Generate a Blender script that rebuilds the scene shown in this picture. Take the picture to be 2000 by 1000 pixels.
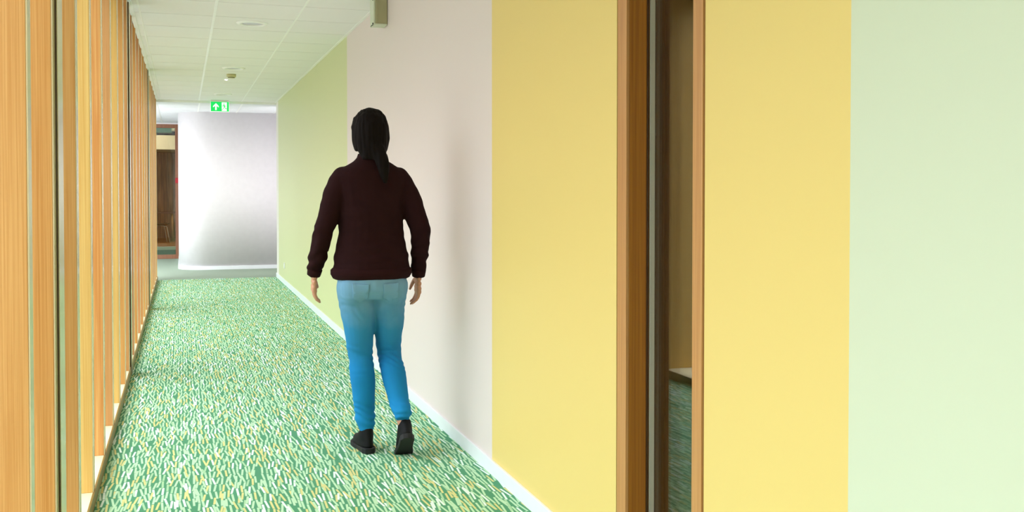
import bpy, bmesh, math, random
from math import radians, sin, cos, pi, atan, sqrt, exp
from mathutils import Vector, Matrix
random.seed(4)
S = bpy.context.scene
for o in list(bpy.data.objects): bpy.data.objects.remove(o)
C = S.collection

# ------------------------------------------------------------------ camera
F = 1944.0; PITCH = radians(1.15); YAW = atan(643.0/F*cos(PITCH))
cd = bpy.data.cameras.new('camera'); cam = bpy.data.objects.new('camera', cd); C.objects.link(cam)
cd.sensor_fit = 'HORIZONTAL'; cd.sensor_width = 36.0; cd.lens = F/2000*36.0
cd.shift_y = -0.044; cd.clip_start = 0.05; cd.clip_end = 400
cam.location = (0, 0, 1.30); cam.rotation_euler = (radians(90)-PITCH, 0, -YAW)
S.camera = cam
S.view_settings.view_transform = 'Standard'; S.view_settings.look = 'None'
S.view_settings.gamma = 1.0; S.view_settings.use_curve_mapping = False
S.view_settings.exposure = 0.0

# ------------------------------------------------------------------ world: bright overcast sky
W = bpy.data.worlds.new('sky'); S.world = W; W.use_nodes = True
nt = W.node_tree; nt.nodes.clear()
wo = nt.nodes.new('ShaderNodeOutputWorld'); bg = nt.nodes.new('ShaderNodeBackground')
tc = nt.nodes.new('ShaderNodeTexCoord'); sx = nt.nodes.new('ShaderNodeSeparateXYZ'); cr = nt.nodes.new('ShaderNodeValToRGB')
nt.links.new(tc.outputs['Generated'], sx.inputs[0]); nt.links.new(sx.outputs['Z'], cr.inputs[0])
cr.color_ramp.elements[0].position = 0.0; cr.color_ramp.elements[0].color = (0.14, 0.15, 0.17, 1)
cr.color_ramp.elements[1].position = 0.8; cr.color_ramp.elements[1].color = (.92, .97, 1.10, 1)
nt.links.new(cr.outputs[0], bg.inputs[0]); bg.inputs[1].default_value = 9.8
nt.links.new(bg.outputs[0], wo.inputs[0])

YLOB = 15.56
def area(name, loc, rot, sx_, sy_, power, col=(1, 1, 1), portal=False):
    l = bpy.data.lights.new(name, 'AREA'); l.shape = 'RECTANGLE'; l.size = sx_; l.size_y = sy_
    l.energy = power; l.color = col
    if portal: l.cycles.is_portal = True
    o = bpy.data.objects.new(name, l); C.objects.link(o); o.location = loc; o.rotation_euler = rot
    return o
# daylight through the long glazed side and through the lobby window, then added fills
area('daylight_portal', (-0.72, 6.7, 1.33), (0, radians(-90), 0), 2.56, 17.3, 1, portal=True)
area('lobby_daylight', (-1.7, YLOB, 1.40), (radians(90), 0, 0), 1.3, 2.2, 80, (0.96, 0.94, 1.0))
area('lobby_fill_light', (1.78, 15.75, 1.45), (radians(90), 0, radians(18)), .7, 2.0, 13, (0.98, 0.95, 1.0))  # added unseen fill to even out the flat lobby wall, no fixture here
area('cafe_fill_light', (-1.0, 25.9, 2.95), (0, 0, 0), 1.5, 1.5, 42, (1.0, 0.86, 0.66))  # added warm light to brighten the room behind the door, no lamp modelled
area('corridor_start_fill', (0.5, -2.9, 1.4), (radians(90), 0, 0), 1.5, 2.2, 9, (1.0, 0.98, 0.95))  # weak added fill in front of the solid back wall, no window there

# ------------------------------------------------------------------ materials
def srgb(r, g, b):
    f = lambda c: (c/255/12.92) if c/255 <= 0.04045 else ((c/255+0.055)/1.055)**2.4
    return (f(r), f(g), f(b), 1)
def mat(name, col, rough=0.5, metal=0.0, spec=0.5, bump=None, coat=0.0):
    m = bpy.data.materials.new(name); m.use_nodes = True
    n = m.node_tree; p = n.nodes['Principled BSDF']
    p.inputs['Base Color'].default_value = col; p.inputs['Roughness'].default_value = rough
    p.inputs['Metallic'].default_value = metal; p.inputs['Specular IOR Level'].default_value = spec
    p.inputs['Coat Weight'].default_value = coat
    # every surface gets a faint procedural mottling
    t = n.nodes.new('ShaderNodeTexCoord'); z = n.nodes.new('ShaderNodeTexNoise')
    z.inputs['Scale'].default_value = bump[0] if bump else 14.0; z.inputs['Detail'].default_value = 3
    n.links.new(t.outputs['Object'], z.inputs['Vector'])
    mp = n.nodes.new('ShaderNodeMapRange'); mp.inputs['To Min'].default_value = 0.96; mp.inputs['To Max'].default_value = 1.04
    n.links.new(z.outputs['Fac'], mp.inputs['Value'])
    mx = n.nodes.new('ShaderNodeVectorMath'); mx.operation = 'SCALE'; mx.inputs[0].default_value = col[:3]
    n.links.new(mp.outputs[0], mx.inputs['Scale']); n.links.new(mx.outputs[0], p.inputs['Base Color'])
    if bump:
        b = n.nodes.new('ShaderNodeBump'); b.inputs['Strength'].default_value = bump[1]; b.inputs['Distance'].default_value = bump[2]
        n.links.new(z.outputs['Fac'], b.inputs['Height']); n.links.new(b.outputs[0], p.inputs['Normal'])
    return m

def wood(name, base, dark, rough=0.42, axis='Z', fine=330.0, ringy=0.32, coat=0.0):
    m = bpy.data.materials.new(name); m.use_nodes = True
    n = m.node_tree; p = n.nodes['Principled BSDF']; L = n.links.new
    t = n.nodes.new('ShaderNodeTexCoord'); oi = n.nodes.new('ShaderNodeObjectInfo')
    add = n.nodes.new('ShaderNodeVectorMath'); add.operation = 'ADD'
    sc = n.nodes.new('ShaderNodeVectorMath'); sc.operation = 'SCALE'; sc.inputs[0].default_value = (7.1, 3.7, 5.3)
    L(oi.outputs['Random'], sc.inputs['Scale']); L(t.outputs['Object'], add.inputs[0]); L(sc.outputs[0], add.inputs[1])
    def noise(s, det, dist=0.0):
        mpn = n.nodes.new('ShaderNodeMapping'); mpn.inputs['Scale'].default_value = s
        z = n.nodes.new('ShaderNodeTexNoise'); z.inputs['Scale'].default_value = 1.0; z.inputs['Detail'].default_value = det
        z.inputs['Distortion'].default_value = dist
        L(add.outputs[0], mpn.inputs[0]); L(mpn.outputs[0], z.inputs['Vector']); return z
    def ax(a, l): return {'Z': (a, a, l), 'Y': (a, l, a), 'X': (l, a, a)}[axis]
    z1 = noise(ax(fine, 2.2), 4, 0.3); z2 = noise(ax(26, 0.5), 3, 1.2); z3 = noise(ax(4, 0.35), 2)
    def rng(src, a, b, c, d):
        q = n.nodes.new('ShaderNodeMapRange'); q.inputs['From Min'].default_value = a; q.inputs['From Max'].default_value = b
        q.inputs['To Min'].default_value = c; q.inputs['To Max'].default_value = d; L(src, q.inputs['Value']); return q.outputs[0]
    a1 = rng(z1.outputs['Fac'], .35, .7, 0, .75); a2 = rng(z2.outputs['Fac'], .35, .7, 0, ringy); a3 = rng(z3.outputs['Fac'], .3, .7, -.15, .25)
    s1 = n.nodes.new('ShaderNodeMath'); s1.operation = 'ADD'; L(a1, s1.inputs[0]); L(a2, s1.inputs[1])
    s2 = n.nodes.new('ShaderNodeMath'); s2.operation = 'ADD'; s2.use_clamp = True; L(s1.outputs[0], s2.inputs[0]); L(a3, s2.inputs[1])
    mx = n.nodes.new('ShaderNodeMix'); mx.data_type = 'RGBA'; mx.inputs[6].default_value = base; mx.inputs[7].default_value = dark
    L(s2.outputs[0], mx.inputs[0]); L(mx.outputs[2], p.inputs['Base Color'])
    b = n.nodes.new('ShaderNodeBump'); b.inputs['Strength'].default_value = 0.12; b.inputs['Distance'].default_value = 0.002
    L(z1.outputs['Fac'], b.inputs['Height']); L(b.outputs[0], p.inputs['Normal'])
    p.inputs['Roughness'].default_value = rough; p.inputs['Coat Weight'].default_value = coat
    return m

def glass(name, tint=(0.93, 0.95, 0.93, 1), f0=0.04, rough=0.0):
    m = bpy.data.materials.new(name); m.use_nodes = True; n = m.node_tree; n.nodes.clear(); L = n.links.new
    o = n.nodes.new('ShaderNodeOutputMaterial'); tr = n.nodes.new('ShaderNodeBsdfTransparent'); tr.inputs[0].default_value = tint
    gl = n.nodes.new('ShaderNodeBsdfGlossy'); gl.inputs['Roughness'].default_value = rough
    g = n.nodes.new('ShaderNodeNewGeometry'); d = n.nodes.new('ShaderNodeVectorMath'); d.operation = 'DOT_PRODUCT'
    L(g.outputs['Incoming'], d.inputs[0]); L(g.outputs['Normal'], d.inputs[1])
    def M(op, a, b=None):
        q = n.nodes.new('ShaderNodeMath'); q.operation = op
        for i, v in enumerate((a, b)):
            if v is None: continue
            if isinstance(v, (int, float)): q.inputs[i].default_value = v
            else: L(v, q.inputs[i])
        return q.outputs[0]
    k = M('SUBTRACT', 1.0, M('ABSOLUTE', d.outputs['Value'])); k5 = M('POWER', k, 5.0)
    f = M('ADD', f0, M('MULTIPLY', k5, 1-f0))
    mx = n.nodes.new('ShaderNodeMixShader'); L(f, mx.inputs[0]); L(tr.outputs[0], mx.inputs[1]); L(gl.outputs[0], mx.inputs[2]); L(mx.outputs[0], o.inputs[0])
    return m

def emit(name, col, st):
    m = bpy.data.materials.new(name); m.use_nodes = True; p = m.node_tree.nodes['Principled BSDF']
    p.inputs['Base Color'].default_value = col; p.inputs['Emission Color'].default_value = col; p.inputs['Emission Strength'].default_value = st
    return m

def wall_right_material():
    """painted stripes: the steps from pale to green are paint, a cream band ends the wall, edges at fixed places along it"""
    m = bpy.data.materials.new('striped wall paint'); m.use_nodes = True; n = m.node_tree; p = n.nodes['Principled BSDF']; L = n.links.new
    t = n.nodes.new('ShaderNodeTexCoord'); s = n.nodes.new('ShaderNodeSeparateXYZ'); L(t.outputs['Object'], s.inputs[0])
    mr = n.nodes.new('ShaderNodeMapRange'); mr.inputs['From Min'].default_value = -4; mr.inputs['From Max'].default_value = 16
    L(s.outputs['Y'], mr.inputs['Value'])
    r = n.nodes.new('ShaderNodeValToRGB'); r.color_ramp.interpolation = 'CONSTANT'; e = r.color_ramp.elements
    cols = [(-4, WALLC['pale']), (1.73, WALLC['yellow']), (4.288, WALLC['pink']), (8.549, WALLC['green']), (15.0, WALLC['cream'])]  # last entry is a paler cream band at the far end
    e[0].position = 0; e[0].color = cols[0][1]; e[1].position = (cols[1][0]+4)/20; e[1].color = cols[1][1]
    for y, c in cols[2:]:
        q = e.new((y+4)/20); q.color = c
    L(mr.outputs[0], r.inputs[0])
    z = n.nodes.new('ShaderNodeTexNoise'); z.inputs['Scale'].default_value = 320; z.inputs['Detail'].default_value = 2; L(t.outputs['Object'], z.inputs['Vector'])
    b = n.nodes.new('ShaderNodeBump'); b.inputs['Strength'].default_value = .05; b.inputs['Distance'].default_value = .001
    L(z.outputs['Fac'], b.inputs['Height']); L(b.outputs[0], p.inputs['Normal']); L(r.outputs[0], p.inputs['Base Color'])
    p.inputs['Roughness'].default_value = .42; p.inputs['Specular IOR Level'].default_value = .4
    return m
WALLC = dict(pale=srgb(210, 217, 190), yellow=srgb(233, 205, 124), pink=srgb(228, 213, 208), green=srgb(210, 213, 160), cream=srgb(232, 228, 212))

def carpet_material():
    m = bpy.data.materials.new('dashed green carpet'); m.use_nodes = True; n = m.node_tree; p = n.nodes['Principled BSDF']; L = n.links.new
    t = n.nodes.new('ShaderNodeTexCoord'); s = n.nodes.new('ShaderNodeSeparateXYZ'); L(t.outputs['Object'], s.inputs[0])
    def M(op, a, b=None, c=None):
        q = n.nodes.new('ShaderNodeMath'); q.operation = op
        for i, v in enumerate((a, b, c)):
            if v is None: continue
            if isinstance(v, (int, float)): q.inputs[i].default_value = v
            else: L(v, q.inputs[i])
        return q.outputs[0]
    X, Y = s.outputs['X'], s.outputs['Y']
    col = None
    base = n.nodes.new('ShaderNodeRGB'); base.outputs[0].default_value = CARPET[0]; col = base.outputs[0]
    layers = [(.036, .108, 0.0, 0.0, .97, 3), (.036, .108, .37, .5, .97, 17), (.036, .102, .68, .25, .34, 29)]
    for (w, h, oy, ox, pres, seed) in layers:
        v = M('MULTIPLY_ADD', Y, 1/h, oy+200.0)
        # every column of dashes starts its rows a little higher or lower
        u = M('MULTIPLY_ADD', X, 1/w, ox+300.0)
        cl = M('FLOOR', u); fx = M('SUBTRACT', M('SUBTRACT', u, cl), .5)
        wb = n.nodes.new('ShaderNodeTexWhiteNoise'); wb.noise_dimensions = '1D'; L(M('ADD', cl, seed*1.3), wb.inputs['W'])
        v = M('ADD', v, M('MULTIPLY', wb.outputs['Value'], 1.0))
        row = M('FLOOR', v); fy = M('SUBTRACT', M('SUBTRACT', v, row), .5)
        cb = n.nodes.new('ShaderNodeCombineXYZ'); L(cl, cb.inputs[0]); L(row, cb.inputs[1]); cb.inputs[2].default_value = seed
        wn = n.nodes.new('ShaderNodeTexWhiteNoise'); wn.noise_dimensions = '3D'; L(cb.outputs[0], wn.inputs['Vector'])
        sp = n.nodes.new('ShaderNodeSeparateColor'); L(wn.outputs['Color'], sp.inputs[0])
        k = M('MULTIPLY', M('SUBTRACT', sp.outputs[0], .5), .84)
        c = M('MULTIPLY', M('SUBTRACT', sp.outputs[1], .5), .22)
        d = M('ABSOLUTE', M('SUBTRACT', M('SUBTRACT', fx, c), M('MULTIPLY', fy, k)))
        half = .0047/w
        ins = M('LESS_THAN', d, half)
        iny = M('LESS_THAN', M('ABSOLUTE', fy), M('MULTIPLY_ADD', wn.outputs['Value'], -.05, .50))
        pr = M('LESS_THAN', M('FRACT', M('MULTIPLY', wn.outputs['Value'], 13.7)), pres)
        mask = M('MULTIPLY', M('MULTIPLY', ins, iny), pr)
        rp = n.nodes.new('ShaderNodeValToRGB'); rp.color_ramp.interpolation = 'CONSTANT'; e = rp.color_ramp.elements
        e[0].position = 0; e[0].color = CARPET[1]; e[1].position = .52; e[1].color = CARPET[2]
        q = e.new(.70); q.color = CARPET[3]; q = e.new(.93); q.color = CARPET[4]
        L(sp.outputs[2], rp.inputs[0])
        # small woven cross ticks inside every dash
        tk = M('GREATER_THAN', M('FRACT', M('MULTIPLY', Y, 1/.0175)), .12)
        dk = n.nodes.new('ShaderNodeVectorMath'); dk.operation = 'SCALE'; L(rp.outputs[0], dk.inputs[0]); L(M('MULTIPLY_ADD', tk, .16, .84), dk.inputs['Scale'])
        mx = n.nodes.new('ShaderNodeMix'); mx.data_type = 'RGBA'; L(mask, mx.inputs[0]); L(col, mx.inputs[6]); L(dk.outputs[0], mx.inputs[7]); col = mx.outputs[2]
    L(col, p.inputs['Base Color'])
    z = n.nodes.new('ShaderNodeTexNoise'); z.inputs['Scale'].default_value = 500; L(t.outputs['Object'], z.inputs['Vector'])
    b = n.nodes.new('ShaderNodeBump'); b.inputs['Strength'].default_value = .25; b.inputs['Distance'].default_value = .002
    L(z.outputs['Fac'], b.inputs['Height']); L(b.outputs[0], p.inputs['Normal'])
    p.inputs['Roughness'].default_value = .95; p.inputs['Specular IOR Level'].default_value = .15
    return m
CARPET = [srgb(84, 148, 110), srgb(186, 222, 182), srgb(226, 244, 230), srgb(212, 208, 140), srgb(166, 206, 162)]

def woven(name, c1, c2, sc):
    m = bpy.data.materials.new(name); m.use_nodes = True; n = m.node_tree; p = n.nodes['Principled BSDF']; L = n.links.new
    t = n.nodes.new('ShaderNodeTexCoord'); k = n.nodes.new('ShaderNodeTexChecker'); k.inputs['Scale'].default_value = sc
    k.inputs[1].default_value = c1; k.inputs[2].default_value = c2; L(t.outputs['Object'], k.inputs[0]); L(k.outputs[0], p.inputs['Base Color'])
    p.inputs['Roughness'].default_value = .9
    return m

MT = dict(
    wall=wall_right_material(),
    white_wall=mat('white wall paint', srgb(232, 228, 230), .5),
    back_wall=mat('cream wall paint', srgb(226, 222, 205), .6),
    base=mat('white skirting', srgb(236, 240, 242), .35),
    tile=mat('mineral ceiling tile', srgb(243, 240, 240), .8, bump=(260, .1, .001)),
    tile_lobby=mat('white lobby ceiling tile', srgb(236, 236, 240), .8),
    rail=mat('white ceiling rail', srgb(252, 252, 250), .35),
    groove=mat('ceiling joint', srgb(110, 112, 92), .8),
    carpet=carpet_material(),
    lobby_floor=woven('grey green woven carpet', srgb(136, 152, 130), srgb(150, 163, 144), 40),
    sill=mat('cream sill', srgb(248, 236, 196), .4),
    fascia=wood('brown plinth edge', srgb(150, 122, 60), srgb(116, 90, 36), axis='Y'),
    header=wood('brown header timber', srgb(150, 98, 42), srgb(110, 66, 24), axis='Y'),
    strip=mat('glossy grey edge strip', srgb(208, 192, 150), .16, spec=.7),
    postdark=mat('dark bronze post', srgb(84, 58, 14), .35),
    groundp=mat('grey paving', srgb(128, 128, 120), .9),
    frame_face=wood('light oak casing', srgb(206, 152, 92), srgb(176, 118, 62), fine=260, ringy=.3),
    frame_side=wood('varnished oak reveal', srgb(176, 112, 26), srgb(146, 86, 14), fine=160, ringy=.3),
    bead=mat('dark glazing bead', srgb(66, 40, 16), .4),
    spacer=mat('aluminium glazing spacer', srgb(240, 236, 222), .4),
    glass=glass('window glass', f0=.05), glass_dark=glass('tinted window glass', (0.93, 0.93, 0.90, 1), f0=.06),
    dark_room=mat('dark brown room', srgb(52, 34, 16), .8),
    door=wood('reddish brown door timber', srgb(156, 104, 72), srgb(130, 80, 52), fine=120, ringy=.2),
    red=mat('red plastic', srgb(186, 14, 26), .4), white=mat('white plastic', srgb(240, 240, 238), .35),
    cream=mat('cream plastic', srgb(206, 198, 150), .45), black=mat('black plastic', srgb(22, 22, 22), .4),
    greymetal=mat('grey painted metal', srgb(168, 162, 124), .4), greymetal2=mat('pale painted metal edge', srgb(206, 212, 186), .35),
    lens=mat('frosted lamp lens', srgb(206, 206, 218), .3), led=emit('white led', (1, 1, 1, 1), 14.0),
    sign_green=emit('lit green sign face', srgb(10, 205, 95), .75), sign_white=emit('lit white sign symbol', srgb(238, 255, 240), .9),
)
WOODS = dict(
    amber=wood('amber fir', srgb(216, 165, 97), srgb(190, 130, 60)),
    orange=wood('orange fir', srgb(208, 150, 88), srgb(184, 119, 58)),
    pale=wood('pale yellow fir', srgb(226, 192, 116), srgb(208, 162, 82)),
    stripy=wood('boldly grained fir', srgb(226, 178, 110), srgb(200, 132, 66), fine=190, ringy=.6),
    tan=wood('tan fir', srgb(206, 156, 98), srgb(184, 128, 70)),
    rosy=wood('rosy fir', srgb(210, 154, 102), srgb(190, 127, 77)),
)

# ------------------------------------------------------------------ mesh helpers
def box(bm, a, b):
    x0, y0, z0 = a; x1, y1, z1 = b
    v = [bm.verts.new(p) for p in ((x0,y0,z0),(x1,y0,z0),(x1,y1,z0),(x0,y1,z0),(x0,y0,z1),(x1,y0,z1),(x1,y1,z1),(x0,y1,z1))]
    for f in ((0,3,2,1),(4,5,6,7),(0,1,5,4),(1,2,6,5),(2,3,7,6),(3,0,4,7)): bm.faces.new([v[i] for i in f])
def obj(name, bm, m, parent=None, bevel=0.0, smooth=False, loc=None):
    me = bpy.data.meshes.new(name)
    bmesh.ops.recalc_face_normals(bm, faces=bm.faces)
    bm.to_mesh(me); bm.free(); me.materials.append(m)
    if smooth:
        for f in me.polygons: f.use_smooth = True
    o = bpy.data.objects.new(name, me); C.objects.link(o)
    if loc: o.location = loc
    if parent: o.parent = parent
    if bevel:
        b = o.modifiers.new('bevel', 'BEVEL'); b.width = bevel; b.segments = 2; b.limit_method = 'ANGLE'
    return o
def boxes(name, lst, m, parent=None, bevel=0.0):
    bm = bmesh.new()
    for a, b in lst: box(bm, a, b)
    return obj(name, bm, m, parent, bevel)
def struct(o): o['kind'] = 'structure'; return o
def tag(o, label, cat, group=None):
    o['label'] = label; o['category'] = cat
    if group: o['group'] = group
    return o
def empty(name, loc=(0, 0, 0), rz=0):
    o = bpy.data.objects.new(name, None); C.objects.link(o); o.location = loc; o.rotation_euler = (0, 0, rz); o.empty_display_size = .1
    return o
def disc_ring(bm, prof, seg=48, c=(0, 0)):
    """lathe a profile [(r,z)...] round the vertical"""
    rings = []
    for r, z in prof:
        if r < 1e-5: rings.append([bm.verts.new((c[0], c[1], z))])
        else: rings.append([bm.verts.new((c[0]+r*cos(2*pi*i/seg), c[1]+r*sin(2*pi*i/seg), z)) for i in range(seg)])
    for A, B in zip(rings, rings[1:]):
        for i in range(seg):
            j = (i+1) % seg
            if len(A) == 1: bm.faces.new((A[0], B[i], B[j]))
            elif len(B) == 1: bm.faces.new((A[i], A[j], B[0]))
            else: bm.faces.new((A[i], A[j], B[j], B[i]))
def tube(bm, pts, rad, seg=12):
    """closed tapered tube through pts; rad = radius or list"""
    pts = [Vector(p) for p in pts]; n = len(pts)
    rads = [rad]*n if isinstance(rad, (int, float)) else list(rad)
    up = Vector((0.13, 0.21, 0.97)).normalized(); prev = None; rings = []
    for i, p in enumerate(pts):
        d = (pts[min(i+1, n-1)]-pts[max(i-1, 0)]).normalized()
        a = (prev - d*prev.dot(d)) if prev is not None else (up.cross(d) if abs(up.dot(d)) < .95 else Vector((1, 0, 0)).cross(d))
        a.normalize(); prev = a; b = d.cross(a)
        rings.append([bm.verts.new(p+a*rads[i]*cos(2*pi*k/seg)+b*rads[i]*sin(2*pi*k/seg)) for k in range(seg)])
    for A, B in zip(rings, rings[1:]):
        for k in range(seg): bm.faces.new((A[k], A[(k+1) % seg], B[(k+1) % seg], B[k]))
    bm.faces.new(list(reversed(rings[0]))); bm.faces.new(rings[-1])

# ------------------------------------------------------------------ the setting
XR = 1.345; XL = -0.355; YE = 15.385; ZC = 2.63; YB = -3.0
struct(boxes('floor', [((-0.62, YB, -.05), (XR+.02, YE, 0))], MT['carpet']))
struct(boxes('floor', [((-2.5, YE, -.05), (2.2, 20.4, -.001))], MT['lobby_floor']))
# right wall: opening for the slot window, real thickness
WY0, WY1 = 2.407, 2.963
struct(boxes('wall_right', [((XR, YB, 0), (XR+.16, WY0-.006, ZC+.1)), ((XR, WY1+.016, 0), (XR+.16, YE, ZC+.1))], MT['wall']))
struct(boxes('baseboard_right', [((XR-.012, YB, 0), (XR, WY0-.01, .066)), ((XR-.012, WY1+.017, 0), (XR, YE, .066))], MT['base'], bevel=.002))
struct(boxes('wall_back', [((-.7, YB-.1, 0), (XR+.16, YB, ZC+.1))], MT['back_wall']))
# ceiling: 600 mm tiles with open joints
gx = [-0.345, 0.235, 0.842, XR]; joints = [7.925+.6*k for k in range(-19, 14)]; joints = [y for y in joints if YB < y < YE-.05]
ys = [YB]+joints+[YE]
bm = bmesh.new()
for i in range(3):
    for a, b in zip(ys, ys[1:]): box(bm, (gx[i]+.001, a+.0035, ZC), (gx[i+1]-.001, b-.0035, ZC+.015))
ceil = struct(obj('ceiling', bm, MT['tile']))
boxes('joint_bed', [((-.345, YB, ZC+.006), (XR, YE, ZC+.06))], MT['groove'], ceil)
boxes('grid_rail', [((gx[1]-.010, YB, ZC-.003), (gx[1]+.010, YE, ZC+.002)), ((gx[2]-.007, YB, ZC-.002), (gx[2]+.007, YE, ZC+.002))], MT['rail'], ceil)
boxes('edge_angle', [((XR-.022, YB, ZC-.003), (XR, YE, ZC+.002)), ((-.365, YB, ZC-.006), (-.335, YE, ZC+.03))], MT['rail'], ceil)
boxes('edge_angle', [((-.300, YB, ZC-.0025), (-.288, YE, ZC+.002))], MT['rail'], ceil)
# lobby ceiling, a little lower
bm = bmesh.new(); ZL = 2.60
lx = [-2.5, -1.585, -.975, -.365, .245, .852, 1.46, 2.2]; ly = [YE+.002, 15.8, 16.4, 17.0, 17.6, 18.2, 18.8, 19.4, 20.0, 20.35]
for a, b in zip(lx, lx[1:]):
    for c, d in zip(ly, ly[1:]): box(bm, (a+.004, c+.004, ZL), (b-.004, d-.004, ZL+.02))
lc = struct(obj('ceiling', bm, MT['tile_lobby']))
boxes('edge_angle', [((-.36, YE-.003, ZL-.003), (XR, YE+.006, ZC+.02))], MT['rail'], lc)
boxes('joint_bed', [((-2.5, YE+.002, ZL+.006), (2.2, 20.35, ZL+.1))], MT['groove'], lc)
boxes('grid_rail', [((x-.012, YE+.002, ZL-.003), (x+.012, 20.3, ZL+.001)) for x in lx[1:-1]], MT['rail'], lc)
# lobby white wall: flat, then rounding back on the left
bm = bmesh.new(); r = .46; cx, cy = -.07+r, 17.13+r
pts = [(2.2, 17.13+.0)] + [(cx-r*sin(a), cy-r*cos(a)) for a in [pi/2*i/24 for i in range(25)]] + [(-.07, 20.35)]
inner = [(2.2, 17.33)] + [(cx-(r-.2)*sin(a), cy-(r-.2)*cos(a)) for a in [pi/2*i/24 for i in range(25)]] + [(.13, 20.35)]
def wallstrip(bm, P, Q, z0, z1):
    V = [[bm.verts.new((x, y, z)) for z in (z0, z1)] for x, y in P]; U = [[bm.verts.new((x, y, z)) for z in (z0, z1)] for x, y in Q]
    for i in range(len(P)-1):
        bm.faces.new((V[i][0], V[i][1], V[i+1][1], V[i+1][0])); bm.faces.new((U[i][0], U[i+1][0], U[i+1][1], U[i][1]))
        bm.faces.new((V[i][1], U[i][1], U[i+1][1], V[i+1][1])); bm.faces.new((V[i][0], V[i+1][0], U[i+1][0], U[i][0]))
    for i in (0, len(P)-1): bm.faces.new((V[i][0], U[i][0], U[i][1], V[i][1]))
wallstrip(bm, pts, inner, 0, ZL+.05)
o = obj('wall_end', bm, MT['white_wall']); struct(o)
for f in o.data.polygons: f.use_smooth = len(f.vertices) == 4 and abs(f.normal.z) < .1
bm = bmesh.new(); r2 = r+.012
p2 = [(2.2, 17.118)] + [(cx-r2*sin(a), cy-r2*cos(a)) for a in [pi/2*i/24 for i in range(25)]] + [(-.082, 20.3)]
wallstrip(bm, p2, pts, 0, .06)
struct(obj('baseboard_end', bm, MT['base']))
struct(boxes('wall_lobby_right', [((2.2, YE, 0), (2.3, 17.4, ZL+.05))], MT['white_wall']))
struct(boxes('wall_lobby_near', [((XR+.16, YE-.15, 0), (2.3, YE, ZL+.05)), ((-.70, YE-.02, 0), (-.62, YE+.1, ZL+.05)), ((-2.5, YE-.02, 0), (-2.3, YE+.1, ZL+.05)), ((-2.3, YE-.02, 0), (-.70, YE+.1, .25)), ((-2.3, YE-.02, 2.52), (-.70, YE+.1, ZL+.05))], MT['white_wall']))
# lobby left side: sill, head and bright glazing between
w2 = struct(boxes('window_3', [((-2.55, YE+.1, 0), (-2.45, 20.35, .1)), ((-2.55, YE+.1, 2.5), (-2.45, 20.35, ZL+.05)), ((-2.55, YE+.1, .1), (-2.45, YE+.25, 2.5)), ((-2.55, 17.8, .1), (-2.45, 17.87, 2.5)), ((-2.55, 20.2, .1), (-2.45, 20.35, 2.5))], MT['white_wall']))
boxes('glass', [((-2.51, YE+.2, .1), (-2.50, 20.2, 2.5))], MT['glass'], w2)

w4 = struct(boxes('window_4', [((-2.3, YE, .25), (-2.25, YE+.08, 2.52)), ((-.75, YE, .25), (-.70, YE+.08, 2.52))], MT['white_wall']))
boxes('glass', [((-2.25, YE+.03, .25), (-.75, YE+.04, 2.52))], MT['glass'], w4)
# plinth, glazing and header of the long timber side
tr = struct(boxes('trim_1', [((-.62, YB, 0), (XL-.006, YE, .055))], MT['sill']))
boxes('fascia', [((XL-.0055, YB, 0), (XL+.003, YE, .057))], MT['fascia'], tr, bevel=.001)
tr2 = struct(boxes('trim_2', [((-.62, YB, 2.66), (-.366, YE, 2.74)), ], MT['header']))
PY_ = [-.97, 3.235, 7.49, 11.62]
w1 = struct(boxes('window_2', [((-.66, YB, 0), (-.61, YE, .09)), ((-.66, YB, 2.60), (-.61, YE, 2.74))] + [((-.66, y, .09), (-.61, y+.133, 2.6)) for y in PY_], MT['postdark']))
boxes('glass', [((-.642, YB+.01, .08), (-.634, YE-.01, 2.61))], MT['glass'], w1)
struct(boxes('ground', [((-60, -40, -.16), (-.67, 60, -.1))], MT['groundp']))

# ------------------------------------------------------------------ slot window in the yellow wall
XG = 1.417
w = struct(empty('window_1', (XG, (WY0+WY1)/2, 0)))
def wbox(name, lst, m, bevel=0.0):
    o = boxes(name, lst, m, None, bevel)
    o.parent = w; o.matrix_parent_inverse = Matrix.Translation(-w.location)
    return o
IY0, IY1 = 2.461, 2.896
wbox('casing', [((XR-.005, IY1, 0), (XR+.006, WY1, ZC)), ((XR-.005, WY0, 0), (XR+.006, IY0, ZC))], MT['frame_face'], .0015)
wbox('reveal', [((XR+.006, IY1, 0), (XG+.06, WY1-.002, ZC)), ((XR+.006, WY0+.002, 0), (XG+.06, IY0, ZC)), ((XR+.006, IY0, 0), (XG+.06, IY1, .05)), ((XR+.006, IY0, ZC-.05), (XG+.06, IY1, ZC))], MT['frame_side'], .001)
wbox('shadow_gap', [((XR+.012, WY1-.001, 0), (XR+.03, WY1+.017, ZC)), ((XR+.010, WY0-.007, 0), (XR+.03, WY0+.003, ZC))], MT['dark_room'])  # dark strips backing the gaps, their shade put into the colour
wbox('bead', [((XG-.006, IY1-.006, .05), (XG-.001, IY1, ZC-.05)), ((XG-.006, IY0, .05), (XG-.001, IY0+.006, ZC-.05)), ((XG+.022, IY1-.004, .05), (XG+.026, IY1, ZC-.05))], MT['bead'])
wbox('spacer_bar', [((XG+.0045, IY1-.009, .05), (XG+.020, IY1-.0005, ZC-.05)), ((XG+.0045, IY0+.0005, .05), (XG+.020, IY0+.009, ZC-.05))], MT['spacer'])
wbox('glass', [((XG, IY0, .05), (XG+.004, IY1, ZC-.05))], MT['glass_dark'])
wbox('glass', [((XG+.0205, IY0, .05), (XG+.0245, IY1, ZC-.05))], MT['glass_dark'])
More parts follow.
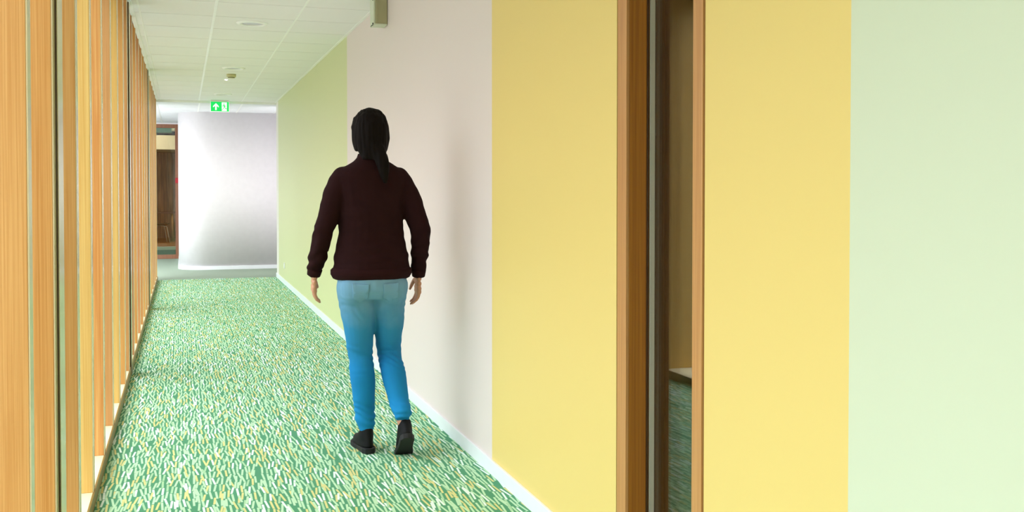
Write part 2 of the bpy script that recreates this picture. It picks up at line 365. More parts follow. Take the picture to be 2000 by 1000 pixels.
struct(boxes('wall_dark_room', [((3.2, 1.0, 0), (3.3, 5.2, ZC+.1)), ((XR+.17, .95, 0), (3.3, 1.0, ZC+.1)), ((XR+.17, 5.2, 0), (3.3, 5.25, ZC+.1)), ((XR+.165, .95, ZC), (3.3, 5.25, ZC+.1)), ((XR+.165, .95, -.05), (3.3, 5.25, 0))], MT['dark_room']))

# ------------------------------------------------------------------ timber fins and posts
DEP = .235; THK = .058; ZF0, ZF1 = .0555, 2.66
def make_fin(mname):
    root = empty('timber_fin')
    boxes('board', [((-.36-DEP, 0, ZF0), (-.3605, THK, ZF1))], WOODS[mname], root, .0015)
    boxes('edge_strip', [((-.3605, .001, ZF0), (-.357, THK-.001, ZF1))], MT['strip'], root)
    return root
protos = {}
def place_fin(mname, y, label):
    if mname not in protos:
        r = protos[mname] = make_fin(mname)
    else:
        s = protos[mname]; r = s.copy(); C.objects.link(r)
        for ch in s.children:
            c = ch.copy(); C.objects.link(c); c.parent = r
    r.location = (0, y, 0)
    tag(r, label, 'timber fin', 'timber fins along the glazed side')
FY = {-1: [-.34, .26, .86, 1.46, 2.06, 2.675, 3.172], 0: [3.85, 4.42, 5.03, 5.655, 6.25, 6.85, 7.345], 1: [8.06, 8.66, 9.27, 9.87, 10.47, 11.07, 11.50], 2: [12.20, 12.80, 13.40, 14.0, 14.6, 15.2]}
kinds = {-1: ['amber', 'tan', 'orange', 'amber', 'rosy', 'amber', 'amber'], 0: ['amber', 'pale', 'stripy', 'tan', 'pale', 'amber', 'tan'],
         1: ['rosy', 'amber', 'rosy', 'orange', 'amber', 'tan', 'orange'], 2: ['pale', 'amber', 'orange', 'tan', 'rosy', 'amber', 'orange']}
words = dict(amber='amber', orange='deep orange', pale='pale yellow', stripy='boldly grained orange', tan='tan', rosy='rosy brown')
ordn = ['first', 'second', 'third', 'fourth', 'fifth', 'sixth', 'last']
postn = {0: 'wide grey post nearest the viewer', 1: 'middle grey post', 2: 'farthest grey post'}
for k in (-1, 0, 1, 2):
    for i, y in enumerate(FY[k]):
        kd = kinds[k][i]
        if k == -1:
            lab = {6: 'amber timber fin right in front of the wide grey post nearest the viewer', 5: 'broad amber timber fin cut by the left edge of the photo'}.get(i, '%s timber fin outside the picture, %s in its bay' % (words[kd], ordn[i]))
        elif i == 6: lab = '%s timber fin just before the %s' % (words[kd], postn[k+1]) if k < 2 else '%s timber fin, last of the far end' % words[kd]
        else: lab = '%s timber fin, %s beyond the %s' % (words[kd], ordn[i], postn[k])
        place_fin(kd, y, lab)
for k, lab in ((-1, 'grey edged dark post outside the picture beside the viewer'), (0, 'wide grey edged dark post nearest the viewer, among the timber fins'), (1, 'middle grey edged dark post of the timber fin row'), (2, 'farthest grey edged dark post, close to the lobby')):
    y = PY_[k+1]
    rt = empty('facade_post', (0, y, 0))
    boxes('post_body', [((-.60, 0, .0585), (-.3525, .133, 2.66)), ((-.3515, 0, 0), (-.3495, .133, .058))], MT['postdark'], rt, .001)
    boxes('face_plate', [((-.3525, .002, .0585), (-.3505, .131, 2.623))], MT['strip'], rt)
    tag(rt, lab, 'post', 'grey edged posts between the fins')

# ------------------------------------------------------------------ ceiling fittings
def downlight(y, label):
    r = empty('downlight', (.531, y, ZC))
    bm = bmesh.new(); disc_ring(bm, [(.084, .012), (.086, -.004), (.092, -.011), (.104, -.012), (.117, -.007), (.123, -.001), (.123, .004)]); obj('rim', bm, MT['rail'], r, smooth=True)
    bm = bmesh.new(); disc_ring(bm, [(0, -.0008), (.05, -.0008), (.085, -.0006), (.085, .005), (0, .005)]); obj('lens', bm, MT['lens'], r, smooth=True)
    tag(r, label, 'ceiling light', 'round recessed ceiling lights')
downlight(8.171, 'largest and nearest round white recessed ceiling light')
downlight(11.206, 'middle round recessed ceiling light, just before the smoke detector')
downlight(14.269, 'farthest round recessed ceiling light, above the green exit sign')
r = empty('smoke_detector', (.533, 11.80, ZC))
bm = bmesh.new(); disc_ring(bm, [(0, .004), (.052, .004), (.053, -.02), (.050, -.034), (.04, -.036)], 32); obj('housing', bm, MT['cream'], r, smooth=True)
bm = bmesh.new(); disc_ring(bm, [(.037, -.034), (.037, -.044), (.0, -.046)], 32); obj('sensor_head', bm, MT['cream'], r, smooth=True)
bm = bmesh.new(); disc_ring(bm, [(.036, -.035), (.0385, -.036), (.0385, -.041), (.036, -.042)], 24); obj('vent_slots', bm, MT['black'], r)
tag(r, 'cream round smoke detector hanging under the ceiling between the far downlights', 'smoke detector')
r = empty('emergency_spotlight', (.500, 12.36, ZC))
bm = bmesh.new(); disc_ring(bm, [(.016, .004), (.018, -.004), (.026, -.004), (.030, -.001), (.030, .004)], 24); obj('rim', bm, MT['rail'], r, smooth=True)
bm = bmesh.new(); disc_ring(bm, [(.017, .0), (.015, -.008), (0, -.012)], 24); obj('led_lens', bm, MT['led'], r, smooth=True)
tag(r, 'tiny bright white led spot in the ceiling below the smoke detector', 'ceiling light')

# exit sign: green box, arrow and running man leaving through a door
ex = empty('exit_sign', (.523, 15.20, 2.622))
boxes('sign_body', [((-.127, -.009, -.158), (.127, .012, -.018))], MT['sign_green'], ex)
boxes('housing', [((-.13, -.011, -.018), (.13, .014, .004))], MT['white'], ex, .002)
def poly(name, polys, m, parent, y=-.0105, t=.0015):
    bm = bmesh.new()
    for P in polys:
        A = [bm.verts.new((x, y, z)) for x, z in P]; B = [bm.verts.new((x, y+t, z)) for x, z in P]
        bm.faces.new(A); bm.faces.new(list(reversed(B)))
        for i in range(len(P)): bm.faces.new((A[i], B[i], B[(i+1) % len(P)], A[(i+1) % len(P)]))
    return obj(name, bm, m, parent)
poly('arrow', [[(-.056, -.040), (-.096, -.082), (-.096, -.102), (-.067, -.078), (-.067, -.140), (-.045, -.140), (-.045, -.078), (-.016, -.102), (-.016, -.082)]], MT['sign_white'], ex)
dp = poly('doorway', [[(.026, -.026), (.098, -.026), (.098, -.150), (.026, -.150)]], MT['sign_white'], ex)
man = [[(.058+.009*cos(a), -.050+.009*sin(a)) for a in [2*pi*i/12 for i in range(12)]],
       [(.050, -.062), (.066, -.064), (.072, -.098), (.058, -.098)],
       [(.052, -.062), (.034, -.078), (.036, -.088), (.056, -.072)],
       [(.066, -.066), (.084, -.082), (.080, -.089), (.062, -.076)],
       [(.058, -.096), (.066, -.098), (.050, -.120), (.030, -.138), (.026, -.132), (.044, -.116)],
       [(.062, -.096), (.072, -.094), (.084, -.112), (.104, -.120), (.106, -.128), (.080, -.122)]]
poly('running_figure', man, MT['sign_green'], ex, -.0125)
boxes('sign_rim', [((-.130, -.010, -.161), (.130, .013, -.158)), ((-.130, -.010, -.158), (-.127, .013, -.018)), ((.127, -.010, -.158), (.130, .013, -.018))], MT['sign_white'], ex)
tag(ex, 'green lit exit sign with white arrow and running figure under ceiling edge', 'exit sign')

# grey box high on the pink wall
gb = empty('metal_box', (1.30, 6.79, 2.63))
boxes('cover', [((-.040, 0, -.182), (.043, .12, -.004))], MT['greymetal'], gb, .002)
boxes('rib', [((-.024, -.003, -.178), (-.019, .0, -.006))], MT['greymetal'], gb)
boxes('edge_profile', [((-.052, .004, -.190), (-.0405, .135, -.004)), ((-.052, -.002, -.192), (.040, .12, -.182))], MT['greymetal2'], gb, .001)
for z in (-.182, -.02):
    bm = bmesh.new(); disc_ring(bm, [(0, z+.004), (.005, z+.004), (.005, z-.004), (0, z-.004)], 12, c=(-.055, .01)); obj('screw', bm, MT['black'], gb)
tag(gb, 'grey metal box hanging from ceiling corner high on the pink wall', 'box')

# socket on the green wall
so = empty('wall_socket', (XR, 14.18, .256))
boxes('plate', [((-.009, -.040, -.040), (0, .040, .040))], MT['white'], so, .003)
bm = bmesh.new(); disc_ring(bm, [(.0, 0), (.02, 0), (.02, .003), (0, .003)], 20)
bmesh.ops.rotate(bm, verts=bm.verts, matrix=Matrix.Rotation(radians(-90), 3, 'Y')); bmesh.ops.translate(bm, verts=bm.verts, vec=(-.009, 0, 0)); obj('insert', bm, MT['rail'], so)
tag(so, 'small white wall socket low on the green wall near the far corner', 'socket')

# ------------------------------------------------------------------ glazed door screen at the far left
YD = 20.15
dr = struct(empty('door_1', (-1.2, YD, 0)))
def dbox(name, lst, m, bevel=0.0):
    o = boxes(name, lst, m, None, bevel); o.parent = dr; o.matrix_parent_inverse = Matrix.Translation(-dr.location); return o
dbox('frame', [((-.135, YD, 0), (-.07, YD+.07, 2.575)), ((-2.4, YD, 2.505), (-.135, YD+.07, 2.575)), ((-2.4, YD, 0), (-.135, YD+.07, .08)), ((-.98, YD, .08), (-.9, YD+.07, 2.505)), ((-2.4, YD, .08), (-2.32, YD+.07, 2.505))], MT['door'], .002)
dbox('glass', [((-2.3, YD+.03, .08), (-.135, YD+.038, 2.505))], MT['glass'])
struct(boxes('trim_3', [((-2.45, YD+.01, 2.576), (-.07, YD+.1, 2.66))], MT['white_wall']))
cp = empty('fire_call_point', (-.100, YD, 1.50))
boxes('housing', [((-.035, -.035, -.05), (.035, 0, .05))], MT['red'], cp, .003)
boxes('press_panel', [((-.019, -.0375, -.02), (.019, -.034, .02))], MT['red'], cp, .001)
tag(cp, 'red fire alarm call point on the brown door frame at the far end', 'fire alarm')

# ------------------------------------------------------------------ room behind the glass door
RM = dict(greenfl=mat('dark green carpet', srgb(62, 104, 76), .95), palefl=mat('pale green carpet band', srgb(150, 176, 150), .95),
          panel=wood('brown wall panelling', srgb(190, 132, 76), srgb(126, 82, 40), fine=30, ringy=.8),
          floorw=wood('orange wood floor', srgb(182, 124, 62), srgb(140, 90, 40), axis='X'),
          green=mat('teal painted beam', srgb(150, 196, 170), .6), offw=mat('off white bulkhead', srgb(205, 200, 178), .6),
          tabletop=wood('dark table top', srgb(112, 62, 36), srgb(76, 40, 22), axis='X'), legw=wood('oak table leg', srgb(180, 138, 84), srgb(140, 100, 54)),
          chairseat=mat('brown chair shell', srgb(92, 70, 40), .5), chleg=mat('white metal tube', srgb(228, 222, 200), .35))
struct(boxes('floor', [((-3.0, 20.4, -.05), (1.0, 23.26, 0))], RM['greenfl']))
struct(boxes('floor', [((-3.0, 23.26, -.05), (1.0, 24.54, 0))], RM['palefl']))
pf = struct(boxes('floor', [((-3.0, 24.54, -.05), (1.0, 30.0, 0))], RM['floorw']))
boxes('edge_strip', [((-3.0, 24.52, -.01), (1.0, 24.56, .004))], MT['white'], pf)
struct(boxes('wall_room_back', [((-3.0, 29.2, 0), (1.0, 29.3, 3.2))], RM['panel']))
struct(boxes('wall_room_side', [((-.07+.2, 20.36, 0), (.3, 29.2, 3.2)), ((-3.1, 20.36, 0), (-3.0, 29.2, 3.2))], RM['offw']))
struct(boxes('ceiling', [((-3.0, 20.36, 3.1), (1.0, 29.3, 3.2))], MT['tile_lobby']))
bh = struct(boxes('trim_4', [((-3.0, 26.9, 2.36), (.13, 29.2, 2.72))], RM['offw']))
boxes('painted_beam', [((-3.0, 24.4, 2.66), (.13, 24.8, 3.1))], RM['green'], bh)
# table
tb = empty('cafe_table', (-.55, 27.42, 0))
boxes('tabletop', [((-.6, -.4, .72), (.36, .4, .755))], RM['tabletop'], tb, .004)
for x, y in ((-.54, -.34), (.29, -.34), (-.54, .34), (.29, .34)):
    bm = bmesh.new(); tube(bm, [(x, y, .72), (x*1.05, y*1.1, 0)], [.032, .02], 10); obj('leg', bm, RM['legw'], tb, smooth=True)
tag(tb, 'dark topped wooden table with pale legs seen behind the glass door', 'table')
# chair
ch = empty('shell_chair', (-.575, 26.66, 0), radians(100))
bm = bmesh.new()
prof = [(-.22, .455), (-.15, .44), (0, .43), (.13, .44), (.19, .48), (.225, .60), (.25, .80)]
rows = []
for j, (py, pz) in enumerate(prof):
    hw = .22-.02*abs(j-2)/3
    rows.append([bm.verts.new((hw*t, py-.0*abs(t), pz+.03*t*t)) for t in (-1, -.6, -.2, .2, .6, 1)])
for A, B in zip(rows, rows[1:]):
    for i in range(5): bm.faces.new((A[i], A[i+1], B[i+1], B[i]))
so2 = obj('seat_shell', bm, RM['chairseat'], ch, smooth=True); sm = so2.modifiers.new('s', 'SOLIDIFY'); sm.thickness = .01
for x, y in ((-1, -1), (1, -1), (-1, 1), (1, 1)):
    bm = bmesh.new(); tube(bm, [(.05*x, .0, .425), (.17*x, .15*y, .41), (.185*x, .165*y, .38), (.225*x, .225*y, 0)], .008, 10); obj('leg', bm, RM['chleg'], ch, smooth=True)
tag(ch, 'brown shell chair with thin white legs in front of table behind the glass door', 'chair')
# dome camera
dc = empty('dome_camera', (-.16, 21.2, 2.50))
bm = bmesh.new(); disc_ring(bm, [(0, .6), (.014, .6), (.014, .08), (.045, .07), (.052, .04), (.050, .0), (0, 0)], 24); obj('mount', bm, MT['greymetal'], dc, smooth=True)
bm = bmesh.new(); disc_ring(bm, [(.047, .0), (.045, -.025), (.03, -.045), (0, -.052)], 24); obj('dome', bm, MT['black'], dc, smooth=True)
tag(dc, 'black dome camera under the ceiling behind the glass door', 'camera')

# ------------------------------------------------------------------ the walking person
from mathutils import noise as mnoise
def ell_loft(bm, secs, seg=28):
    """closed loft through ellipses: (centre, rx, ry[, tilt of the section about X])"""
    rings = []
    for s in secs:
        c = Vector(s[0]); t = s[3] if len(s) > 3 else 0.0; sq = s[4] if len(s) > 4 else 1.0
        R = Matrix.Rotation(t, 3, 'X'); ring = []
        for k in range(seg):
            a = 2*pi*k/seg; ca, sa = cos(a), sin(a)
            p = Vector((math.copysign(abs(ca)**sq, ca)*s[1], math.copysign(abs(sa)**sq, sa)*s[2], 0))
            ring.append(bm.verts.new(c+R @ p))
        rings.append(ring)
    for A, B in zip(rings, rings[1:]):
        for k in range(seg): bm.faces.new((A[k], A[(k+1) % seg], B[(k+1) % seg], B[k]))
    bm.faces.new(list(reversed(rings[0]))); bm.faces.new(rings[-1])
def ball(bm, c, r):
    m = Matrix.Translation(Vector(c)) @ Matrix.Diagonal(Vector((r[0], r[1], r[2], 1)))
    bmesh.ops.create_uvsphere(bm, u_segments=20, v_segments=14, radius=1.0, matrix=m)
def limb(bm, pts, rad, seg=20):
    """smooth tapered limb: Catmull-Rom through joints with rounded ends"""
    P = [Vector(p) for p in pts]; Q = []; R = []
    for i in range(len(P)-1):
        p0 = P[max(i-1, 0)]; p1 = P[i]; p2 = P[i+1]; p3 = P[min(i+2, len(P)-1)]
        for k in range(6):
            t = k/6
            Q.append(.5*((2*p1)+(p2-p0)*t+(2*p0-5*p1+4*p2-p3)*t*t+(3*p1-p0-3*p2+p3)*t**3)); R.append(rad[i]*(1-t)+rad[i+1]*t)
    Q.append(P[-1]); R.append(rad[-1]); tube(bm, Q, R, seg)
    ball(bm, Q[0], (R[0],)*3); ball(bm, Q[-1], (R[-1],)*3)
def remeshed(name, bm, m, parent, voxel, smooth_it=6, disp=None, cut=None):
    me = bpy.data.meshes.new('tmp'); bm.to_mesh(me); bm.free()
    t = bpy.data.objects.new('tmp', me); C.objects.link(t)
    r = t.modifiers.new('r', 'REMESH'); r.mode = 'VOXEL'; r.voxel_size = voxel
    s = t.modifiers.new('s', 'SMOOTH'); s.factor = .5; s.iterations = smooth_it
    dg = bpy.context.evaluated_depsgraph_get(); dg.update()
    out = bpy.data.meshes.new_from_object(t.evaluated_get(dg)); bpy.data.objects.remove(t)
    b2 = bmesh.new(); b2.from_mesh(out); bpy.data.meshes.remove(out)
    if cut:
        for co, no in cut:
            g = bmesh.ops.bisect_plane(b2, geom=b2.verts[:]+b2.edges[:]+b2.faces[:], plane_co=co, plane_no=no, clear_outer=True)
            ed = [e for e in b2.edges if e.is_boundary]
            if ed: bmesh.ops.holes_fill(b2, edges=ed, sides=0)
    if disp:
        b2.normal_update(); mv = [(v, v.normal.copy()*disp(v.co)) for v in b2.verts]
        for v, d in mv: v.co += d
    return obj(name, b2, m, parent, smooth=True)

SKIN = mat('skin', srgb(198, 142, 112), .5); HAIRM = mat('dark brown hair', srgb(17, 10, 7), .8, spec=.12, bump=(180, .3, .002))
SWEAT = mat('dark maroon knit', srgb(38, 14, 15), .95, spec=.15, bump=(420, .5, .001)); RIBM = mat('maroon rib knit', srgb(41, 15, 16), .95, spec=.15, bump=(300, .6, .001))
SHOE = mat('black shoe leather', srgb(14, 14, 15), .7, spec=.2); SOLE = mat('black rubber sole', srgb(12, 12, 13), .7)
LACE = mat('eye white', srgb(225, 220, 215), .3); LIP = mat('lips', srgb(170, 92, 84), .5)
def denim():
    m = bpy.data.materials.new('blue denim'); m.use_nodes = True; n = m.node_tree; p = n.nodes['Principled BSDF']; L = n.links.new
    t = n.nodes.new('ShaderNodeTexCoord'); s = n.nodes.new('ShaderNodeSeparateXYZ'); L(t.outputs['Object'], s.inputs[0])
    r = n.nodes.new('ShaderNodeValToRGB'); e = r.color_ramp.elements   # paler seat, stronger blue down the legs
    e[0].position = .12; e[0].color = srgb(26, 132, 190); e[1].position = .90; e[1].color = srgb(120, 160, 186)
    q = e.new(.42); q.color = srgb(22, 122, 178); q = e.new(.62); q.color = srgb(48, 132, 176); q = e.new(.78); q.color = srgb(108, 156, 184)
    z = n.nodes.new('ShaderNodeTexNoise'); z.inputs['Scale'].default_value = 9; z.inputs['Detail'].default_value = 4; L(t.outputs['Object'], z.inputs['Vector'])
    a = n.nodes.new('ShaderNodeMath'); a.operation = 'MULTIPLY_ADD'; a.inputs[1].default_value = .16; L(z.outputs['Fac'], a.inputs[0]); L(s.outputs['Z'], a.inputs[2])
    b0 = n.nodes.new('ShaderNodeMath'); b0.operation = 'SUBTRACT'; b0.inputs[1].default_value = .08; L(a.outputs[0], b0.inputs[0]); L(b0.outputs[0], r.inputs[0])
    L(r.outputs[0], p.inputs['Base Color']); p.inputs['Roughness'].default_value = .85; p.inputs['Specular IOR Level'].default_value = .2
    w = n.nodes.new('ShaderNodeTexNoise'); w.inputs['Scale'].default_value = 600; L(t.outputs['Object'], w.inputs['Vector'])
    b = n.nodes.new('ShaderNodeBump'); b.inputs['Strength'].default_value = .3; b.inputs['Distance'].default_value = .001; L(w.outputs['Fac'], b.inputs['Height']); L(b.outputs[0], p.inputs['Normal'])
    return m
DENIM = denim(); SEAM = mat('denim seam thread', srgb(70, 120, 150), .8)

PX, PY = .893, 4.95
person = empty('person', (PX, PY, 0))
tag(person, 'person in dark maroon sweater and blue jeans walking away down the green carpet', 'person')
# joints, local, walking towards +Y: left leg stands, right leg pushes off behind
HL, KL, AL = (-.075, .0, .85), (-.050, .02, .47), (-.030, -.02, .085)
HR, KR, AR = (.080, -.0, .85), (.100, .05, .475), (.125, -.17, .165)
SL, EL, WL = (-.150, .0, 1.365), (-.238, -.015, 1.10), (-.275, .06, .89)
SR, ER, WR = (.152, .0, 1.365), (.245, -.04, 1.10), (.250, .03, .875)

def hand(bm, wr, side, fwd=.12):
    """palm, four bent fingers and a thumb leaving the side of the palm, hanging and slightly curled"""
    w = Vector(wr); d = Vector((0, fwd, -1)).normalized(); inn = Vector((-side, 0, 0)); fr = Vector((0, 1, .12)).normalized()
    # palm is thin side to side and wide front to back
    for t, rw in ((0, .024), (.02, .030), (.045, .037), (.07, .040), (.088, .038)):
        c = w+d*t+inn*.002
        for k in (-1, -.5, 0, .5, 1): ball(bm, c+fr*rw*.72*k, (.0135, .0125, .014))
    for k, (off, ln) in enumerate(((.030, .070), (.010, .078), (-.010, .072), (-.030, .056))):
        b = w+d*.088+fr*off; c1 = b+d*ln*.42+inn*.006+fr*off*.12; c2 = c1+(d*.85+inn*.45).normalized()*ln*.32; c3 = c2+(d*.6+inn*.75).normalized()*ln*.28
        tube(bm, [b-d*.01, b, c1, c2, c3], [.009, .009, .0085, .0078, .0062], 10); ball(bm, c3, (.0062,)*3); ball(bm, c1, (.0088,)*3)
    b = w+d*.022+fr*.026; t1 = b+(d*.55+fr*.75+inn*.25).normalized()*.036; t2 = t1+(d*.85+fr*.3+inn*.35).normalized()*.030; t3 = t2+(d+inn*.4).normalized()*.022
    tube(bm, [b, t1, t2, t3], [.0135, .0115, .010, .0075], 10); ball(bm, t3, (.0075,)*3)

# body: one continuous surface
bm = bmesh.new()
ell_loft(bm, [((0, -.012, .80), .110, .078), ((0, -.016, .86), .150, .088), ((0, -.012, .93), .152, .088), ((0, .0, 1.04), .128, .086), ((0, .005, 1.15), .130, .088),
              ((0, .005, 1.27), .140, .095), ((0, .0, 1.35), .148, .082), ((0, -.005, 1.405), .100, .060), ((0, -.002, 1.46), .058, .052), ((0, .005, 1.50), .050, .052), ((0, .02, 1.56), .050, .055)])
ell_loft(bm, [((0, .055, 1.478), .028, .030), ((0, .045, 1.492), .048, .055), ((0, .035, 1.52), .060, .076), ((0, .028, 1.56), .069, .088), ((0, .024, 1.60), .074, .096), ((0, .018, 1.64), .073, .096), ((0, .014, 1.67), .062, .082), ((0, .012, 1.69), .042, .056), ((0, .012, 1.70), .015, .02)])
ell_loft(bm, [((0, .112, 1.605), .008, .008), ((0, .122, 1.585), .010, .012), ((0, .130, 1.565), .013, .014), ((0, .118, 1.555), .013, .010)], 10)   # nose
for s in (-1, 1):
    ell_loft(bm, [((.074*s, .01, 1.545), .006, .010), ((.080*s, .008, 1.565), .008, .016), ((.081*s, .006, 1.590), .008, .019), ((.078*s, .008, 1.602), .006, .012)], 10)   # ears
for h, k, a in ((HL, KL, AL), (HR, KR, AR)):
    m1 = Vector(h).lerp(Vector(k), .4); m2 = Vector(k).lerp(Vector(a), .3)+Vector((0, -.018, 0))
    limb(bm, [h, m1, k, m2, a], [.070, .066, .046, .048, .028])
for s, e, w_ in ((SL, EL, WL), (SR, ER, WR)):
    limb(bm, [s, Vector(s).lerp(Vector(e), .5), e, Vector(e).lerp(Vector(w_), .35), w_], [.038, .038, .034, .034, .024])
hand(bm, WL, -1, .25); hand(bm, WR, 1, .12)
def footbody(bm, an, toe, h):
    a = Vector(an); t = Vector(toe); ball(bm, a+Vector((0, -.002, -.01)), (.024, .027, .03)); tube(bm, [a+Vector((0, .0, -.02)), a.lerp(t, .55)+Vector((0, 0, .002)), t], [.026, .024, .014], 12)
footbody(bm, AL, (-.035, .16, .035), 0); footbody(bm, AR, (.132, -.13, .045), 0)
remeshed('body', bm, SKIN, person, .0040, 5)
# face
for s in (-1, 1):
    bm = bmesh.new(); ball(bm, (.031*s, .108, 1.593), (.014, .010, .009)); e_ = obj('eye', bm, LACE, person, smooth=True)
    bm = bmesh.new(); ball(bm, (.031*s, .1165, 1.593), (.006, .0035, .006)); obj('iris', bm, HAIRM, e_, smooth=True)
    bm = bmesh.new(); tube(bm, [(.014*s, .122, 1.610), (.030*s, .118, 1.616), (.046*s, .106, 1.611)], [.0028, .0035, .002], 8); obj('eyebrow', bm, HAIRM, person, smooth=True)
bm = bmesh.new(); tube(bm, [(-.022, .108, 1.532), (-.01, .116, 1.5345), (0, .118, 1.533), (.01, .116, 1.5345), (.022, .108, 1.532)], [.002, .0055, .006, .0055, .002], 8); obj('mouth', bm, LIP, person, smooth=True)
# hair: cap, sides, nape and a low tail over the right shoulder
bm = bmesh.new()
ell_loft(bm, [((0, -.055, 1.455), .050, .034), ((0, -.045, 1.49), .066, .052), ((0, -.030, 1.53), .078, .070), ((0, -.014, 1.58), .086, .090), ((0, -.004, 1.63), .087, .100), ((0, .004, 1.67), .076, .090), ((0, .008, 1.70), .052, .062), ((0, .008, 1.714), .02, .025)])
for s in (-1, 1): ell_loft(bm, [((.066*s, -.01, 1.50), .016, .028), ((.078*s, .0, 1.56), .014, .045), ((.078*s, .02, 1.62), .014, .055), ((.060*s, .03, 1.665), .02, .05)], 16)
limb(bm, [(.010, -.070, 1.52), (.035, -.092, 1.46), (.045, -.108, 1.40), (.050, -.116, 1.345)], [.040, .034, .026, .010])
remeshed('hair', bm, HAIRM, person, .005, 4, disp=lambda c: .0045*mnoise.noise(Vector((c.x*95, c.y*60, c.z*6)))+.003*mnoise.noise(Vector((c.x*30, c.y*30, c.z*5))))
# sweater
bm = bmesh.new()
ell_loft(bm, [((0, -.012, .868), .186, .126), ((0, -.012, .905), .197, .136), ((0, -.010, .98), .186, .128), ((0, -.004, 1.07), .165, .116), ((0, .0, 1.17), .160, .114),
              ((0, .0, 1.27), .170, .118), ((0, -.002, 1.335), .190, .106), ((0, -.005, 1.372), .190, .096), ((0, -.006, 1.400), .166, .088), ((0, -.006, 1.425), .120, .076), ((0, -.006, 1.447), .086, .068), ((0, -.002, 1.466), .066, .062)])
for s, e, w_ in ((SL, EL, WL), (SR, ER, WR)):
    S_, E_, W_ = Vector(s), Vector(e), Vector(w_)
    limb(bm, [S_+Vector((.012 if S_.x < 0 else -.012, 0, -.006)), S_.lerp(E_, .3), S_.lerp(E_, .65), E_, E_.lerp(W_, .5), E_.lerp(W_, .93)], [.060, .060, .055, .050, .045, .036])
def sdisp(c):
    f = 0
    low = max(0, min(1, (1.12-c.z)/.2))*max(0, min(1, (c.z-.915)/.05))
    f += .0055*low*sin(c.z*105+4*mnoise.noise(c*6))*(.5+.9*mnoise.noise(c*5+Vector((3, 1, 7))))+.004*mnoise.noise(Vector((c.x*6, c.y*6, c.z*26)))
    f += .007*mnoise.noise(Vector((c.x*5, c.y*5, c.z*7)))
    if abs(c.x) > .21: f += .0035*max(0, min(1, (1.16-c.z)/.12))*sin(c.z*120+c.y*60+7*mnoise.noise(c*8))
    return f
sw = remeshed('sweater', bm, SWEAT, person, .006, 5, disp=sdisp)
bm = bmesh.new(); ell_loft(bm, [((0, -.012, .862), .180, .121), ((0, -.012, .868), .192, .132), ((0, -.012, .888), .203, .1425), ((0, -.012, .910), .203, .1425), ((0, -.012, .920), .192, .132)], 48)
obj('hem_rib', bm, RIBM, sw, smooth=True)
bm = bmesh.new(); ell_loft(bm, [((0, -.006, 1.452), .078, .066), ((0, -.002, 1.468), .069, .064), ((0, .002, 1.484), .063, .061), ((0, .002, 1.486), .058, .056)], 32)
obj('collar', bm, RIBM, sw, smooth=True)
for e, w_ in ((EL, WL), (ER, WR)):
    E_, W_ = Vector(e), Vector(w_); bm = bmesh.new(); tube(bm, [E_.lerp(W_, .88), E_.lerp(W_, .90), E_.lerp(W_, 1.04), E_.lerp(W_, 1.05)], [.034, .0375, .0335, .029], 20); obj('cuff', bm, RIBM, sw, smooth=True)
# jeans
bm = bmesh.new()
ell_loft(bm, [((0, -.018, .765), .120, .100), ((0, -.022, .81), .166, .122), ((0, -.020, .86), .172, .122), ((0, -.014, .93), .165, .110)])
for h, k, a in ((HL, KL, AL), (HR, KR, AR)):
    h_, k_, a_ = Vector(h), Vector(k), Vector(a); s = 1 if h_.x > 0 else -1
    limb(bm, [h_+Vector((.006*s, -.02, -.03)), h_.lerp(k_, .33), h_.lerp(k_, .7), k_, k_.lerp(a_, .3)+Vector((0, -.018, 0)), k_.lerp(a_, .7)+Vector((0, -.006, 0)), a_+Vector((0, 0, .050))], [.097, .091, .072, .061, .062, .050, .043])
    ball(bm, h_+Vector((.012*s, -.062, -.035)), (.078, .068, .085))
def jdisp(c):
    f = .004*mnoise.noise(Vector((c.x*9, c.y*9, c.z*14)))
    kn = exp(-((c.z-.47)/.07)**2); an = exp(-((c.z-.17)/.08)**2); th = exp(-((c.z-.72)/.06)**2)
    f += (.0022*kn+.0034*an+.0014*th)*sin(c.z*150+c.x*45+c.y*30+9*mnoise.noise(c*9))
    return f
jn = remeshed('jeans', bm, DENIM, person, .0055, 4, disp=jdisp)
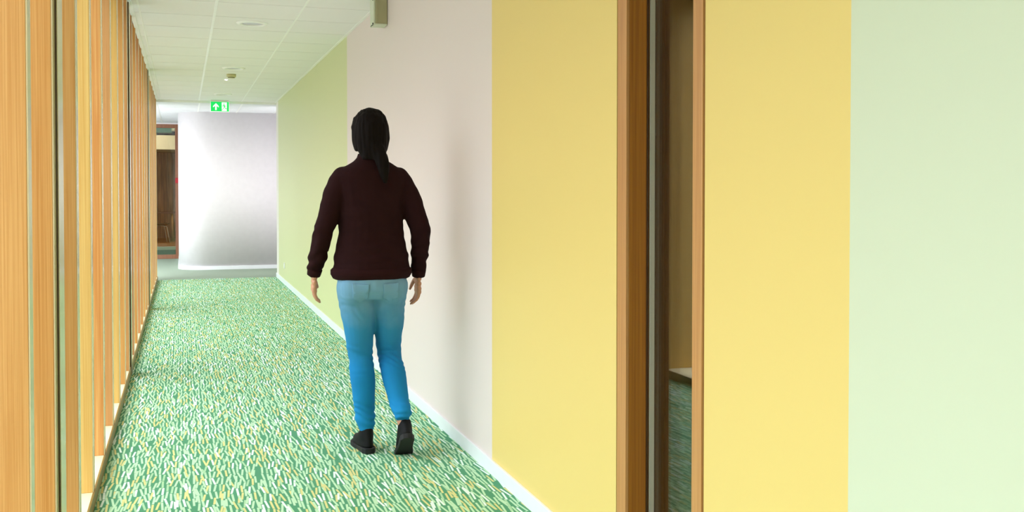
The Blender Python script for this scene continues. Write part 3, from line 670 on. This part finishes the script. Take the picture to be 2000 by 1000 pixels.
for s in (-1, 1):   # back pockets
    bm = bmesh.new(); P = []
    for x, z in ((.035, .845), (.115, .850), (.112, .775), (.074, .755), (.037, .775)):
        P.append((x*s, z))
    A = [bm.verts.new((x, -.150-.0*abs(x), z)) for x, z in P]
    bm.faces.new(A if s > 0 else list(reversed(A)))
    g = bmesh.ops.subdivide_edges(bm, edges=bm.edges, cuts=4, use_grid_fill=True); bmesh.ops.triangulate(bm, faces=bm.faces)
    bmesh.ops.subdivide_edges(bm, edges=bm.edges, cuts=3, use_grid_fill=True)
    po = obj('back_pocket', bm, DENIM, jn, smooth=True)
    sw_ = po.modifiers.new('w', 'SHRINKWRAP'); sw_.target = jn; sw_.wrap_method = 'PROJECT'; sw_.use_project_y = True; sw_.use_positive_direction = True; sw_.use_negative_direction = True; sw_.offset = .002
    sd = po.modifiers.new('s', 'SOLIDIFY'); sd.thickness = .002; sd.offset = 1
# shoes
def shoe(an, yaw, pitch, toe_pivot):
    """ankle boot built flat, then pitched about the ball of the foot"""
    T = Matrix.Translation(Vector(an)) @ Matrix.Rotation(yaw, 4, 'Z') @ Matrix.Translation(Vector((0, toe_pivot, 0))) @ Matrix.Rotation(-pitch, 4, 'X') @ Matrix.Translation(Vector((0, -toe_pivot, 0)))
    bm = bmesh.new()
    ell_loft(bm, [((0, .055, .022), .036, .118), ((0, .055, .034), .041, .126), ((0, .045, .055), .038, .112), ((0, .012, .075), .037, .074), ((0, -.006, .095), .034, .050), ((0, -.008, .120), .031, .042)], 32)
    bm.transform(T); u = remeshed('shoe', bm, SHOE, person, .004, 4)
    bm = bmesh.new(); rings = []
    ol = [(.0, -.078), (.022, -.072), (.034, -.050), (.034, -.01), (.036, .04), (.044, .09), (.044, .13), (.032, .165), (.010, .182)]
    ol = ol + [(-x, y) for x, y in reversed(ol[1:])]
    A = [bm.verts.new((x, y, 0)) for x, y in ol]; B = [bm.verts.new((x*1.03, y*1.01, .027 if y < 0.0 else .022)) for x, y in ol]
    bm.faces.new(list(reversed(A))); bm.faces.new(B)
    for i in range(len(A)): bm.faces.new((A[i], A[(i+1) % len(A)], B[(i+1) % len(A)], B[i]))
    bm.transform(T); obj('sole', bm, SOLE, u, bevel=.003)
shoe((-.030, -.012, .001), radians(6), 0, .10)
shoe((.128, -.246, .003), radians(-4), radians(38), .105)
